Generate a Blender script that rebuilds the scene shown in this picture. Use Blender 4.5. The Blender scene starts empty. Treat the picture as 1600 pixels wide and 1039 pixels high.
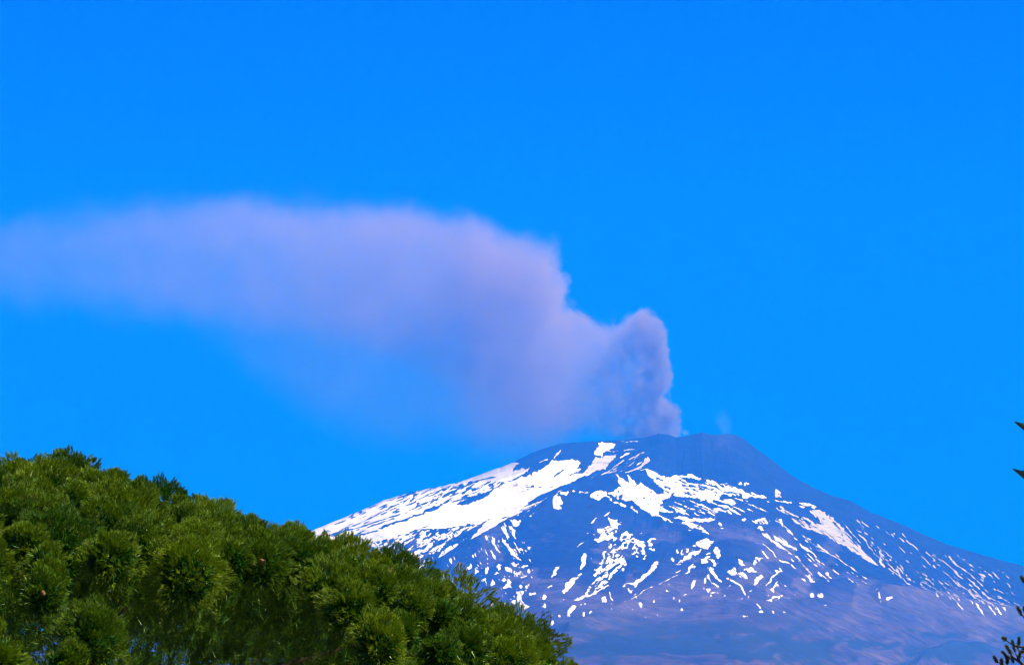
import bpy, bmesh, math, random
import numpy as np
from mathutils import Vector, Matrix

random.seed(11)
RNG = np.random.default_rng(11)
scene = bpy.context.scene
COL = scene.collection

# ---------------------------------------------------------------- camera
EYE = 11.0                      # eye height above the ground (a terrace)
PITCH = math.radians(9.1)
W, H = 1600.0, 1039.0
HALF = math.radians(10.0)
F = W / (2 * math.tan(HALF))    # focal length in photo pixels
SP, CP = math.sin(PITCH), math.cos(PITCH)


def at(u, v, Y):
    """world point seen at photo position (u, v) at distance Y north of the eye"""
    b = H / 2 - v
    den = F * CP - b * SP
    return Y * (u - W / 2) / den, Y, EYE + Y * (F * SP + b * CP) / den


cam_d = bpy.data.cameras.new('camera')
cam = bpy.data.objects.new('camera', cam_d)
COL.objects.link(cam)
cam.location = (0, 0, EYE)
cam.rotation_euler = (math.pi / 2 + PITCH, 0, 0)
cam_d.sensor_width = 36.0
cam_d.lens = 18.0 / math.tan(HALF)
cam_d.clip_start = 0.1
cam_d.clip_end = 120000.0
scene.camera = cam

# ---------------------------------------------------------------- light
SUN_EL = math.radians(54)
SUN_AZ = math.radians(104)      # clockwise from the view direction: behind, to the right
to_sun = Vector((math.sin(SUN_AZ) * math.cos(SUN_EL), math.cos(SUN_AZ) * math.cos(SUN_EL), math.sin(SUN_EL)))
sd = bpy.data.lights.new('sun', 'SUN')
sd.energy = 4.9
sd.angle = math.radians(0.5)
sd.color = (1.0, 0.95, 0.9)
so = bpy.data.objects.new('sun', sd)
so.rotation_euler = to_sun.to_track_quat('Z', 'Y').to_euler()
COL.objects.link(so)

wd = bpy.data.worlds.new('World')
scene.world = wd
wd.use_nodes = True
nt = wd.node_tree
bg = nt.nodes['Background']
sky = nt.nodes.new('ShaderNodeTexSky')
sky.sky_type = 'NISHITA'
sky.sun_disc = False
sky.sun_elevation = SUN_EL
sky.sun_rotation = SUN_AZ
sky.altitude = 200
sky.air_density = 1.0
sky.dust_density = 0.3
sky.ozone_density = 3.0
tint = nt.nodes.new('ShaderNodeMix')
tint.data_type = 'RGBA'
tint.blend_type = 'MULTIPLY'
tint.inputs[0].default_value = 1.0
nt.links.new(sky.outputs[0], tint.inputs[6])
tint.inputs[7].default_value = (0.0, 0.136, 1.0, 1)
nt.links.new(tint.outputs[2], bg.inputs['Color'])
bg.inputs['Strength'].default_value = 0.1

scene.view_settings.view_transform = 'Standard'
scene.view_settings.look = 'None'
scene.view_settings.exposure = 0.85
scene.view_settings.gamma = 1.0
scene.view_settings.use_curve_mapping = False
scene.cycles.use_denoising = True
scene.cycles.max_bounces = 6
scene.cycles.diffuse_bounces = 1
scene.cycles.transmission_bounces = 4
scene.cycles.volume_bounces = 2
scene.cycles.use_adaptive_sampling = True
scene.cycles.adaptive_threshold = 0.05
scene.cycles.adaptive_min_samples = 16
scene.cycles.filter_width = 1.1
scene.cycles.transparent_max_bounces = 8
scene.cycles.volume_max_steps = 512
scene.cycles.volume_step_rate = 1.0


# ---------------------------------------------------------------- helpers
def tag(o, label=None, cat=None, group=None, kind=None):
    if label: o['label'] = label
    if cat: o['category'] = cat
    if group: o['group'] = group
    if kind: o['kind'] = kind
    return o


def link(name, me, mat=None, parent=None, loc=None):
    o = bpy.data.objects.new(name, me)
    COL.objects.link(o)
    if mat is not None and me is not None:
        me.materials.append(mat)
    if parent is not None: o.parent = parent
    if loc is not None: o.location = loc
    return o


def mesh_np(name, verts, faces, smooth=False):
    """verts (n,3), faces (m,k) with a fixed k"""
    verts = np.ascontiguousarray(verts, np.float32)
    faces = np.ascontiguousarray(faces, np.int32)
    me = bpy.data.meshes.new(name)
    m, k = faces.shape
    me.vertices.add(len(verts))
    me.vertices.foreach_set('co', verts.ravel())
    me.loops.add(m * k)
    me.loops.foreach_set('vertex_index', faces.ravel())
    me.polygons.add(m)
    me.polygons.foreach_set('loop_start', np.arange(0, m * k, k, dtype=np.int32))
    me.polygons.foreach_set('loop_total', np.full(m, k, np.int32))
    if smooth:
        me.polygons.foreach_set('use_smooth', np.ones(m, bool))
    me.update(calc_edges=True)
    return me


def outward(me):
    bm = bmesh.new()
    bm.from_mesh(me)
    bmesh.ops.recalc_face_normals(bm, faces=bm.faces)
    if bm.calc_volume(signed=True) < 0: bmesh.ops.reverse_faces(bm, faces=bm.faces)
    bm.to_mesh(me)
    bm.free()
    return me


def attr_f(me, name, vals):
    a = me.attributes.new(name, 'FLOAT', 'POINT')
    a.data.foreach_set('value', np.ascontiguousarray(vals, np.float32))


def _hash(ix, iy, seed):
    h = (ix.astype(np.int64) * 374761393 + iy.astype(np.int64) * 668265263 + seed * 1442695041) & 0xFFFFFFFF
    h = ((h ^ (h >> 13)) * 1274126177) & 0xFFFFFFFF
    h = h ^ (h >> 16)
    return (h & 0xFFFF).astype(np.float64) / 65535.0


def vnoise(x, y, seed=0):
    ix, iy = np.floor(x), np.floor(y)
    fx, fy = x - ix, y - iy
    fx = fx * fx * fx * (fx * (fx * 6 - 15) + 10)
    fy = fy * fy * fy * (fy * (fy * 6 - 15) + 10)
    a, b = _hash(ix, iy, seed), _hash(ix + 1, iy, seed)
    c, d = _hash(ix, iy + 1, seed), _hash(ix + 1, iy + 1, seed)
    return a + (b - a) * fx + (c - a) * fy + (a - b - c + d) * fx * fy


def fbm(x, y, seed=0, oct=4, gain=0.5):
    s, a, t = 0.0, 1.0, 0.0
    for i in range(oct):
        s = s + a * vnoise(x * 2 ** i + 17.3 * i, y * 2 ** i - 9.1 * i, seed + i)
        t += a
        a *= gain
    return s / t


def sstep(a, b, x):
    t = np.clip((x - a) / (b - a), 0, 1)
    return t * t * (3 - 2 * t)


class MB:
    """collects tubes and ellipsoids into one mesh"""
    def __init__(self): self.v, self.f = [], []

    def tube(self, pts, rad, n=6, cap=True):
        pts = [Vector(p) for p in pts]
        b = len(self.v)
        up = Vector((0.13, 0.31, 0.94))
        for i, p in enumerate(pts):
            t = (pts[min(i + 1, len(pts) - 1)] - pts[max(i - 1, 0)]).normalized()
            a = t.cross(up)
            if a.length < 1e-3: a = t.cross(Vector((1, 0, 0)))
            a.normalize()
            c = t.cross(a)
            r = rad[i] if isinstance(rad, (list, tuple)) else rad
            for k in range(n):
                w = 2 * math.pi * k / n
                self.v.append(p + a * (r * math.cos(w)) + c * (r * math.sin(w)))
        for i in range(len(pts) - 1):
            for k in range(n):
                k2 = (k + 1) % n
                self.f.append((b + i * n + k, b + i * n + k2, b + (i + 1) * n + k2, b + (i + 1) * n + k))
        if cap:
            self.f.append(tuple(b + k for k in range(n))[::-1])
            self.f.append(tuple(b + (len(pts) - 1) * n + k for k in range(n)))

    def build(self, name, mat, parent=None, smooth=True):
        me = bpy.data.meshes.new(name)
        me.from_pydata([tuple(p) for p in self.v], [], self.f)
        if smooth:
            me.polygons.foreach_set('use_smooth', [True] * len(me.polygons))
        me.update()
        return link(name, me, mat, parent)


def new_mat(name):
    m = bpy.data.materials.new(name)
    m.use_nodes = True
    t = m.node_tree
    for n in list(t.nodes): t.nodes.remove(n)
    out = t.nodes.new('ShaderNodeOutputMaterial')
    return m, t, out


class NT:
    """tiny node-writing helper"""
    def __init__(self, t): self.t = t

    def _in(self, sock, val):
        if hasattr(val, 'is_output') or isinstance(val, bpy.types.NodeSocket): self.t.links.new(val, sock)
        else: sock.default_value = val

    def math(self, op, a, b=0.0, c=0.0, clamp=False):
        n = self.t.nodes.new('ShaderNodeMath')
        n.operation = op
        n.use_clamp = clamp
        for s, v in zip(n.inputs, (a, b, c)): self._in(s, v)
        return n.outputs[0]

    def remap(self, x, a, b, c=0.0, d=1.0, kind='SMOOTHSTEP'):
        n = self.t.nodes.new('ShaderNodeMapRange')
        n.interpolation_type = kind
        for s, v in zip(n.inputs, (x, a, b, c, d)): self._in(s, v)
        return n.outputs[0]

    def noise(self, vec, scale, detail=3.0, rough=0.55, dist=0.0):
        n = self.t.nodes.new('ShaderNodeTexNoise')
        self.t.links.new(vec, n.inputs['Vector'])
        n.inputs['Scale'].default_value = scale
        n.inputs['Detail'].default_value = detail
        n.inputs['Roughness'].default_value = rough
        n.inputs['Distortion'].default_value = dist
        return n

    def mix(self, fac, a, b, blend='MIX'):
        n = self.t.nodes.new('ShaderNodeMix')
        n.data_type = 'RGBA'
        n.blend_type = blend
        self._in(n.inputs[0], fac)
        for s, v in ((n.inputs[6], a), (n.inputs[7], b)):
            if isinstance(v, tuple): v = (*v, 1.0) if len(v) == 3 else v
            self._in(s, v)
        return n.outputs[2]

    def attr(self, name):
        n = self.t.nodes.new('ShaderNodeAttribute')
        n.attribute_name = name
        return n.outputs['Fac']

    def curve(self, x, pts):
        n = self.t.nodes.new('ShaderNodeFloatCurve')
        self._in(n.inputs['Value'], x)
        c = n.mapping.curves[0]
        pts = sorted(pts)
        while len(c.points) < len(pts): c.points.new(0.5, 0.5)
        for p, (px, py) in zip(c.points, pts): p.location = (px, py)
        n.mapping.update()
        return n.outputs[0]


# ================================================================ mountain
SIL = [(-400, 1075), (0, 1010), (250, 930), (400, 868), (480, 832), (520, 815), (560, 799), (600, 781), (640, 769), (700, 757),
       (720, 752), (745, 743), (775, 732), (800, 723), (825, 710), (850, 700), (875, 693), (900, 691), (930, 689), (960, 688),
       (980, 686), (1000, 684), (1015, 682), (1030, 677), (1045, 679), (1056, 683), (1066, 682), (1080, 679), (1097, 675),
       (1110, 679), (1126, 679), (1140, 678), (1152, 681), (1165, 688), (1180, 700), (1200, 714), (1220, 730), (1240, 745),
       (1270, 761), (1300, 774), (1330, 783), (1360, 800), (1400, 815), (1440, 833), (1480, 850), (1520, 862), (1560, 874),
       (1600, 884), (1700, 915), (1900, 985), (2200, 1075)]

# ---- the snow chart: patches surveyed as bearings (azimuth, height) on the mountain face
U0, U1, V0, V1, RS = 430, 1660, 660, 1050, 2.0
cu, cv = np.meshgrid(np.arange(U0, U1, 1 / RS), np.arange(V0, V1, 1 / RS))
wu = cu + 7.0 * (fbm(cu / 6, cv / 6, 1, 3, 0.65) - 0.5)
wv = cv + 5.5 * (fbm(cu / 6, cv / 6, 21, 3, 0.65) - 0.5)


def poly(pts, warp=True):
    X, Y = (wu, wv) if warp else (cu, cv)
    p = np.array(pts, float)
    x0, y0 = p.min(0) - 6
    x1, y1 = p.max(0) + 6
    j0, j1 = max(0, int((x0 - U0) * RS)), min(cu.shape[1], int((x1 - U0) * RS) + 2)
    i0, i1 = max(0, int((y0 - V0) * RS)), min(cu.shape[0], int((y1 - V0) * RS) + 2)
    m = np.zeros(cu.shape, bool)
    if j1 <= j0 or i1 <= i0: return m
    x, y = X[i0:i1, j0:j1], Y[i0:i1, j0:j1]
    ins = np.zeros(x.shape, bool)
    for (ax, ay), (bx, by) in zip(p, np.roll(p, -1, 0)):
        if ay == by: continue
        c = ((ay > y) != (by > y)) & (x < (bx - ax) * (y - ay) / (by - ay) + ax)
        ins ^= c
    m[i0:i1, j0:j1] = ins
    return m


def line(pts, w):
    m = np.zeros(cu.shape, bool)
    p = np.array(pts, float)
    for (ax, ay), (bx, by) in zip(p[:-1], p[1:]):
        j0, j1 = max(0, int((min(ax, bx) - 8 - U0) * RS)), int((max(ax, bx) + 8 - U0) * RS)
        i0, i1 = max(0, int((min(ay, by) - 8 - V0) * RS)), int((max(ay, by) + 8 - V0) * RS)
        x, y = 0.5 * (cu + wu)[i0:i1, j0:j1], 0.5 * (cv + wv)[i0:i1, j0:j1]
        L2 = (bx - ax) ** 2 + (by - ay) ** 2 + 1e-9
        t = np.clip(((x - ax) * (bx - ax) + (y - ay) * (by - ay)) / L2, 0, 1)
        d = np.hypot(x - ax - t * (bx - ax), y - ay - t * (by - ay))
        m[i0:i1, j0:j1] |= d < w * 0.72 * (0.4 + 1.1 * fbm(x / 5, y / 5, 77, 2))
    return m


def blob(cx, cy, rx, ry, ang=0.0):
    """ang in degrees, positive leans up to the right"""
    a = math.radians(-ang)
    R = max(rx, ry) + 6
    j0, j1 = max(0, int((cx - R - U0) * RS)), int((cx + R - U0) * RS)
    i0, i1 = max(0, int((cy - R - V0) * RS)), int((cy + R - V0) * RS)
    m = np.zeros(cu.shape, bool)
    x, y = wu[i0:i1, j0:j1] - cx, wv[i0:i1, j0:j1] - cy
    p, q = x * math.cos(a) + y * math.sin(a), -x * math.sin(a) + y * math.cos(a)
    m[i0:i1, j0:j1] = (p / rx) ** 2 + (q / ry) ** 2 < 1
    return m


def streak(mask, cov, ang, L, Wd, seed, oct=3):
    """part of the mask kept by noise drawn out along ang (degrees, positive rises to the right)"""
    if not mask.any(): return mask
    a = math.radians(-ang)
    ii, jj = np.where(mask.any(1))[0], np.where(mask.any(0))[0]
    i0, i1, j0, j1 = ii[0], ii[-1] + 1, jj[0], jj[-1] + 1
    k, x, y = mask[i0:i1, j0:j1], cu[i0:i1, j0:j1], cv[i0:i1, j0:j1]
    p, q = x * math.cos(a) + y * math.sin(a), -x * math.sin(a) + y * math.cos(a)
    q = q + 3 * (vnoise(x / 22, y / 22, seed + 50) - 0.5)
    n = fbm(p / L, q / Wd, seed, oct, 0.6)
    r = np.zeros(mask.shape, bool)
    r[i0:i1, j0:j1] = k & (n > np.quantile(n[k], 1 - cov))
    return r


S = np.zeros(cu.shape, bool)      # snow
D = np.zeros(cu.shape)            # ash on the snow, with some shade and smoke veil put into its colour

# left snowfield
A = poly([(430, 690), (700, 690), (745, 732), (790, 722), (812, 722), (800, 736), (830, 730), (812, 745), (794, 752), (819, 745), (829, 739),
          (829, 742), (840, 735), (850, 731), (864, 719), (872, 721), (885, 718), (900, 717), (904, 720), (905, 725), (902, 732), (908, 734),
          (895, 741), (887, 747), (900, 741), (911, 741), (920, 729), (922, 725), (932, 714), (945, 712), (965, 709), (955, 720), (950, 728),
          (945, 735), (930, 736), (912, 745), (900, 752), (890, 759), (897, 760), (882, 759), (869, 766), (845, 776), (832, 782), (827, 787),
          (816, 796), (840, 794), (848, 790), (853, 792), (835, 799), (818, 806), (806, 814), (795, 816), (790, 820), (777, 829), (759, 839), (747, 845), (734, 852),
          (740, 837), (752, 825), (752, 821), (767, 812), (750, 819), (727, 820), (702, 824), (671, 826), (640, 832), (600, 842), (560, 850), (430, 872)])
S |= A
up = poly([(440, 860), (480, 815), (560, 785), (640, 752), (700, 750), (770, 750), (800, 756), (765, 768), (720, 783), (640, 812), (560, 838)])
S &= ~streak(up & A, 0.17, 24, 16, 1.9, 5)
S &= ~streak(poly([(620, 760), (700, 750), (790, 754), (770, 768), (700, 785), (630, 790)]) & A, 0.24, 30, 11, 1.8, 6)
S &= ~streak(poly([(800, 755), (870, 755), (860, 765), (830, 775), (790, 770)]) & A, 0.08, 8, 9, 1.6, 7)
for h in (poly([(714, 786), (727, 780), (752, 771), (769, 768), (762, 775), (740, 784), (719, 790)]),
          poly([(640, 808), (659, 800), (674, 793), (689, 788), (694, 789), (677, 796), (656, 804), (640, 811), (626, 816), (594, 827), (590, 826), (620, 815)]),
          line([(706, 785), (720, 780), (733, 776)], 1.6), line([(557, 838), (590, 829)], 1.3), line([(532, 843), (557, 836)], 1.6),
          line([(509, 838), (528, 832), (564, 823), (621, 804)], 1.2), line([(575, 824), (616, 810)], 1.2),
          line([(640, 831), (671, 822)], 1.0), line([(752, 749), (775, 745)], 0.9),
          line([(866, 744), (880, 734)], 1.7), line([(795, 752), (812, 747)], 1.2), poly([(784, 812), (795, 808), (794, 814), (786, 816)]),
          line([(682, 782), (692, 770)], 0.9), line([(640, 798), (657, 790)], 1.0), line([(812, 806), (818, 798)], 1.2)):
    S &= ~h
# broken ground under it
B = poly([(555, 852), (640, 833), (702, 825), (752, 819), (735, 827), (712, 840), (700, 850), (688, 862), (672, 882), (650, 900), (590, 880)])
S |= streak(B, 0.5, 32, 9, 2.1, 8)
for p in ([(684, 880), (690, 864), (702, 857), (712, 850), (717, 854), (710, 862), (697, 871)],
          [(784, 846), (790, 848), (801, 858), (806, 866), (814, 874), (811, 875), (801, 869), (791, 856)],
          [(784, 836), (790, 835), (796, 843), (794, 847)], [(794, 834), (805, 833), (806, 845), (799, 840)],
          [(801, 849), (806, 853), (809, 858), (815, 857), (828, 861), (816, 862), (813, 866), (808, 860)],
          [(796, 828), (810, 824), (820, 820), (815, 824), (805, 831)], [(822, 855), (828, 852), (831, 855), (826, 858)],
          [(765, 851), (772, 851), (776, 859), (784, 865), (777, 863), (769, 856)], [(757, 851), (762, 850), (764, 856), (760, 855)],
          [(756, 864), (762, 865), (763, 871), (759, 869)], [(765, 864), (770, 864), (777, 875), (772, 873)],
          [(797, 879), (804, 880), (806, 882), (816, 876), (806, 885), (800, 884)],
          [(806, 925), (818, 924), (816, 938), (829, 945), (816, 950), (808, 940)],
          [(860, 906), (869, 886), (876, 886), (869, 897)],
          [(879, 922), (885, 910), (906, 895), (911, 895), (899, 908), (888, 922), (882, 927)],
          [(906, 889), (908, 871), (912, 864), (917, 864), (912, 887)],
          [(886, 959), (890, 949), (899, 941), (901, 945), (890, 958)],
          # the dappled patch in the middle
          [(949, 808), (955, 811), (960, 810), (964, 813), (964, 816), (971, 820), (965, 824), (958, 831), (959, 839), (950, 845), (941, 844),
           (933, 846), (928, 841), (936, 839), (940, 832), (934, 830), (933, 826), (940, 826), (953, 820)],
          [(990, 845), (998, 844), (1008, 844), (1008, 853), (1009, 860), (1005, 866), (1001, 861), (1003, 854), (995, 850)],
          [(1013, 845), (1018, 841), (1024, 841), (1027, 844), (1023, 845), (1016, 846), (1020, 851), (1016, 854), (1013, 849)],
          [(1029, 876), (1029, 883), (1024, 889), (1013, 900), (996, 911), (993, 917), (990, 913), (978, 913), (989, 909), (1001, 901), (1009, 895), (1018, 885), (1021, 879)],
          [(970, 916), (978, 913), (977, 918)],
          [(864, 795), (866, 790), (874, 788), (881, 792), (874, 797), (879, 800), (872, 802), (865, 801)],
          [(874, 783), (882, 781), (889, 782), (886, 786), (876, 785)],
          [(922, 781), (929, 776), (940, 774), (945, 776), (958, 785), (978, 794), (975, 796), (963, 790), (946, 780), (934, 785), (923, 783)],
          [(956, 753), (970, 760), (979, 763), (984, 763), (979, 756), (991, 761), (1008, 764), (1020, 769), (1031, 771), (1049, 773), (1043, 779),
           (1035, 783), (1039, 795), (1055, 803), (1045, 804), (1030, 804), (1030, 811), (1018, 813), (1008, 805), (996, 798), (988, 792), (978, 790), (961, 783),
           (950, 778), (960, 776), (971, 771), (965, 766), (966, 763), (959, 756)],
          [(1008, 805), (1018, 808), (1030, 813), (1040, 817), (1056, 826), (1050, 825), (1034, 817), (1018, 813)],
          [(1055, 794), (1070, 797), (1071, 804), (1057, 800)],
          [(1051, 811), (1065, 808), (1075, 810), (1084, 810), (1098, 811), (1110, 809), (1119, 809), (1111, 815), (1098, 816), (1088, 818), (1073, 816), (1060, 813)],
          [(1013, 713), (1015, 720), (1011, 726), (1001, 734), (993, 740), (983, 743), (995, 735), (1004, 725), (1008, 719)],
          [(980, 743), (1004, 737), (998, 741), (985, 744)],
          [(933, 691), (959, 693), (964, 694), (959, 699), (945, 707), (939, 712), (929, 710), (934, 701), (935, 695)],
          [(864, 716), (869, 709), (879, 700), (872, 711), (867, 717)],
          [(1081, 855), (1090, 849), (1105, 849), (1114, 854), (1111, 859), (1104, 861), (1095, 858)],
          [(1113, 861), (1120, 860), (1126, 865), (1126, 873), (1121, 875), (1120, 871), (1121, 869), (1116, 866)],
          [(1047, 874), (1050, 869), (1054, 874), (1050, 877)],
          [(1094, 877), (1100, 876), (1109, 869), (1110, 873), (1105, 879), (1108, 885), (1104, 888), (1097, 884)],
          [(1107, 876), (1116, 876), (1120, 883), (1117, 891), (1113, 890), (1114, 884)],
          [(1106, 894), (1115, 892), (1116, 899), (1129, 910), (1126, 911), (1120, 906), (1110, 899)],
          [(1102, 905), (1109, 902), (1111, 909), (1124, 917), (1121, 920), (1110, 911)],
          [(1076, 889), (1082, 882), (1085, 882), (1084, 886), (1090, 886), (1086, 893), (1080, 895), (1079, 901), (1065, 907), (1075, 900)],
          [(1080, 924), (1084, 910), (1088, 915), (1083, 925)],
          [(1136, 894), (1150, 887), (1153, 893), (1148, 901), (1142, 900)], [(1151, 896), (1160, 892), (1165, 899), (1168, 905), (1155, 901)],
          [(1160, 891), (1172, 887), (1176, 890), (1184, 896), (1171, 894)], [(1175, 886), (1180, 879), (1193, 875), (1187, 880), (1179, 887)],
          [(1153, 875), (1159, 876), (1163, 885), (1158, 885)], [(1177, 915), (1180, 906), (1190, 898), (1193, 902), (1184, 912)],
          [(1206, 921), (1211, 912), (1215, 907), (1215, 910), (1210, 922), (1209, 929)], [(1185, 862), (1191, 864), (1203, 873), (1198, 873)],
          [(1190, 832), (1199, 833), (1211, 844), (1227, 859), (1223, 860), (1211, 851), (1197, 840)],
          [(1206, 832), (1214, 838), (1230, 850), (1245, 855), (1241, 861), (1232, 854), (1214, 845)],
          [(1209, 811), (1220, 812), (1225, 823), (1217, 818)], [(1181, 823), (1187, 821), (1195, 827), (1188, 829)],
          [(1247, 847), (1265, 858), (1285, 875), (1271, 867), (1253, 855)], [(1258, 899), (1264, 896), (1274, 908), (1268, 908)],
          [(1211, 763), (1217, 765), (1222, 778), (1211, 777)]):
    S |= poly(p)
S |= streak(poly([(958, 828), (970, 828), (985, 827), (990, 838), (995, 843), (1008, 850), (1009, 862), (1010, 873), (1000, 873), (992, 871), (985, 865),
                  (988, 852), (975, 863), (980, 880), (975, 890), (965, 894), (955, 901), (950, 909), (940, 918), (925, 926), (905, 935), (893, 938),
                  (910, 928), (927, 908), (928, 893), (935, 880), (943, 868), (940, 856), (945, 848), (952, 845)]), 0.47, 40, 6.5, 3.6, 9, 2)
h5 = poly([(1000, 745), (1021, 742), (1040, 746), (1055, 743), (1070, 744), (1081, 741), (1095, 748), (1111, 751), (1140, 757), (1159, 763), (1176, 774),
           (1168, 778), (1153, 775), (1121, 776), (1137, 784), (1118, 781), (1096, 783), (1080, 779), (1055, 775), (1038, 770), (1024, 758), (1009, 750)])
dk = poly([(1062, 745), (1086, 750), (1112, 757), (1132, 768), (1108, 767), (1080, 760), (1060, 752)])
S |= streak(h5 & ~dk, 0.84, -14, 13, 2.0, 10) | streak(h5 & dk, 0.42, -14, 15, 2.0, 11)
S |= streak(poly([(1040, 779), (1100, 782), (1150, 778), (1190, 786), (1200, 800), (1150, 804), (1100, 806), (1050, 803)]), 0.33, -22, 18, 2.2, 12)
S |= streak(poly([(1155, 764), (1195, 775), (1232, 784), (1278, 790), (1275, 794), (1232, 788), (1190, 784), (1160, 778)]), 0.42, -14, 14, 2.0, 13)
S |= streak(poly([(1061, 820), (1073, 816), (1086, 820), (1096, 821), (1099, 829), (1104, 834), (1108, 844), (1101, 841), (1093, 838), (1084, 836), (1074, 830)]), 0.78, -38, 12, 2.2, 14)
S |= streak(poly([(1079, 861), (1096, 859), (1092, 867), (1081, 871), (1070, 876), (1062, 882), (1054, 883), (1066, 874), (1069, 869)]), 0.75, 28, 9, 2.2, 15)
S |= streak(poly([(1055, 858), (1080, 857), (1076, 868), (1055, 873)]), 0.3, 25, 5, 2, 16)
S |= streak(poly([(1174, 813), (1190, 809), (1204, 814), (1196, 819), (1182, 820)]), 0.8, -30, 6, 2.5, 17)
m6 = poly([(1265, 796), (1274, 796), (1286, 799), (1301, 808), (1310, 816), (1316, 823), (1325, 832), (1337, 849), (1355, 865), (1374, 884), (1369, 884),
           (1340, 866), (1310, 849), (1292, 837), (1277, 833), (1256, 823), (1236, 810), (1250, 811), (1265, 820), (1268, 817), (1250, 808), (1232, 804),
           (1208, 793), (1220, 795), (1215, 789), (1235, 799), (1256, 808), (1265, 810), (1274, 816), (1286, 820), (1277, 810)])
S |= streak(m6, 0.95, -40, 14, 1.8, 18)
D[m6] = 0.68
# drifts in the gullies of the right flank and elsewhere
R = poly([(1318, 806), (1345, 812), (1400, 830), (1480, 862), (1560, 888), (1600, 902), (1650, 918), (1650, 972), (1600, 962), (1540, 958), (1470, 943), (1420, 922), (1388, 893), (1350, 850)])
RS_ = np.zeros(cu.shape, bool)
rr_ = random.Random(4)


def drifts(region, count, ang, L, wd):
    ii, jj = np.where(region)
    out_ = np.zeros(cu.shape, bool)
    for _ in range(count):
        q = rr_.randrange(len(ii))
        x, y = cu[ii[q], jj[q]], cv[ii[q], jj[q]]
        a, l = math.radians(ang + rr_.gauss(0, 3)), rr_.uniform(*L) * rr_.uniform(0.5, 1)
        x2, y2 = x + l * math.cos(a), y + l * math.sin(a)
        out_ |= line([(x, y), ((x + x2) / 2 + rr_.gauss(0, .5), (y + y2) / 2 + rr_.gauss(0, .5)), (x2, y2)], rr_.uniform(*wd))
    return out_


RS_ |= drifts(R, 120, 41, (8, 34), (0.55, 1.1)) | drifts(R, 60, 43, (3, 8), (0.7, 1.3))
RS_ |= drifts(poly([(1320, 818), (1352, 826), (1380, 850), (1420, 900), (1400, 905), (1360, 868)]), 22, 50, (8, 22), (0.8, 1.4))
RS_ |= drifts(poly([(1470, 880), (1560, 915), (1600, 945), (1560, 955), (1490, 940), (1450, 900)]), 34, 41, (10, 38), (0.7, 1.2))
S |= RS_
D[R & ~m6] = 0.72
Q = poly([(1190, 800), (1240, 815), (1330, 872), (1370, 915), (1320, 912), (1250, 890), (1210, 850), (1180, 830)])
Qs = drifts(Q, 46, 38, (8, 26), (0.7, 1.3))
S |= Qs
D[Q & ~m6] = 0.42
S |= streak(poly([(690, 850), (790, 830), (835, 850), (835, 905), (800, 955), (760, 935), (690, 905)]), 0.06, -50, 6, 2.4, 22)
S |= streak(poly([(840, 930), (930, 930), (1060, 910), (1240, 905), (1260, 940), (1100, 945), (960, 965), (840, 985)]), 0.03, 25, 6, 2.4, 23)
S |= streak(poly([(925, 800), (1060, 830), (1050, 870), (930, 890), (900, 870)]), 0.015, 25, 4, 2.2, 24)
S |= streak(poly([(820, 800), (880, 770), (870, 790), (830, 815), (790, 830)]), 0.25, 36, 16, 1.8, 25)
S |= streak(poly([(880, 735), (940, 737), (1000, 712), (1020, 700), (1000, 742), (960, 748), (900, 752)]), 0.14, 38, 18, 1.7, 26)
for p, w in (([(924, 817), (932, 809)], 1.4), ([(944, 806), (953, 801)], 1.4), ([(901, 855), (911, 847)], 1.4), ([(887, 779), (905, 778), (921, 777)], 0.7),
             ([(986, 798), (996, 806)], 1.6), ([(1073, 835), (1081, 838)], 0.9), ([(951, 705), (968, 705)], 1.0), ([(975, 704), (990, 702)], 1.1),
             ([(969, 714), (983, 707)], 1.5), ([(948, 741), (962, 729), (975, 719)], 1.2), ([(983, 719), (1006, 707)], 1.1), ([(995, 729), (1002, 722)], 1.2),
             ([(964, 689), (998, 690)], 0.7), ([(842, 722), (856, 719)], 1.2), ([(946, 744), (960, 741)], 1.4), ([(1056, 898), (1064, 893)], 1.2),
             ([(1196, 916), (1203, 910), (1205, 902), (1213, 896), (1221, 892), (1217, 888)], 1.3), ([(1248, 785), (1262, 787), (1276, 791)], 1.5),
             ([(1254, 836), (1284, 860), (1310, 872), (1355, 905)], 0.9), ([(1316, 814), (1332, 834), (1346, 849)], 1.0), ([(1373, 877), (1385, 887)], 1.2),
             ([(1197, 941), (1210, 935), (1222, 931)], 2.0), ([(1181, 944), (1188, 953)], 1.2), ([(1373, 931), (1377, 943)], 1.4), ([(1367, 925), (1375, 926)], 1.0),
             ([(1142, 907), (1158, 917), (1165, 930)], 1.6), ([(1217, 875), (1232, 879), (1243, 887)], 1.3), ([(1192, 850), (1206, 862), (1213, 871)], 1.2),
             ([(898, 936), (925, 928), (950, 914)], 1.6), ([(720, 894), (721, 908)], 1.3), ([(953, 925), (957, 938)], 1.5), ([(1104, 868), (1110, 866)], 1.0),
             ([(1040, 914), (1060, 902)], 1.2), ([(990, 940), (1024, 924)], 0.8), ([(1030, 921), (1046, 912)], 1.2)):
    S |= line(p, w)
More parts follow.
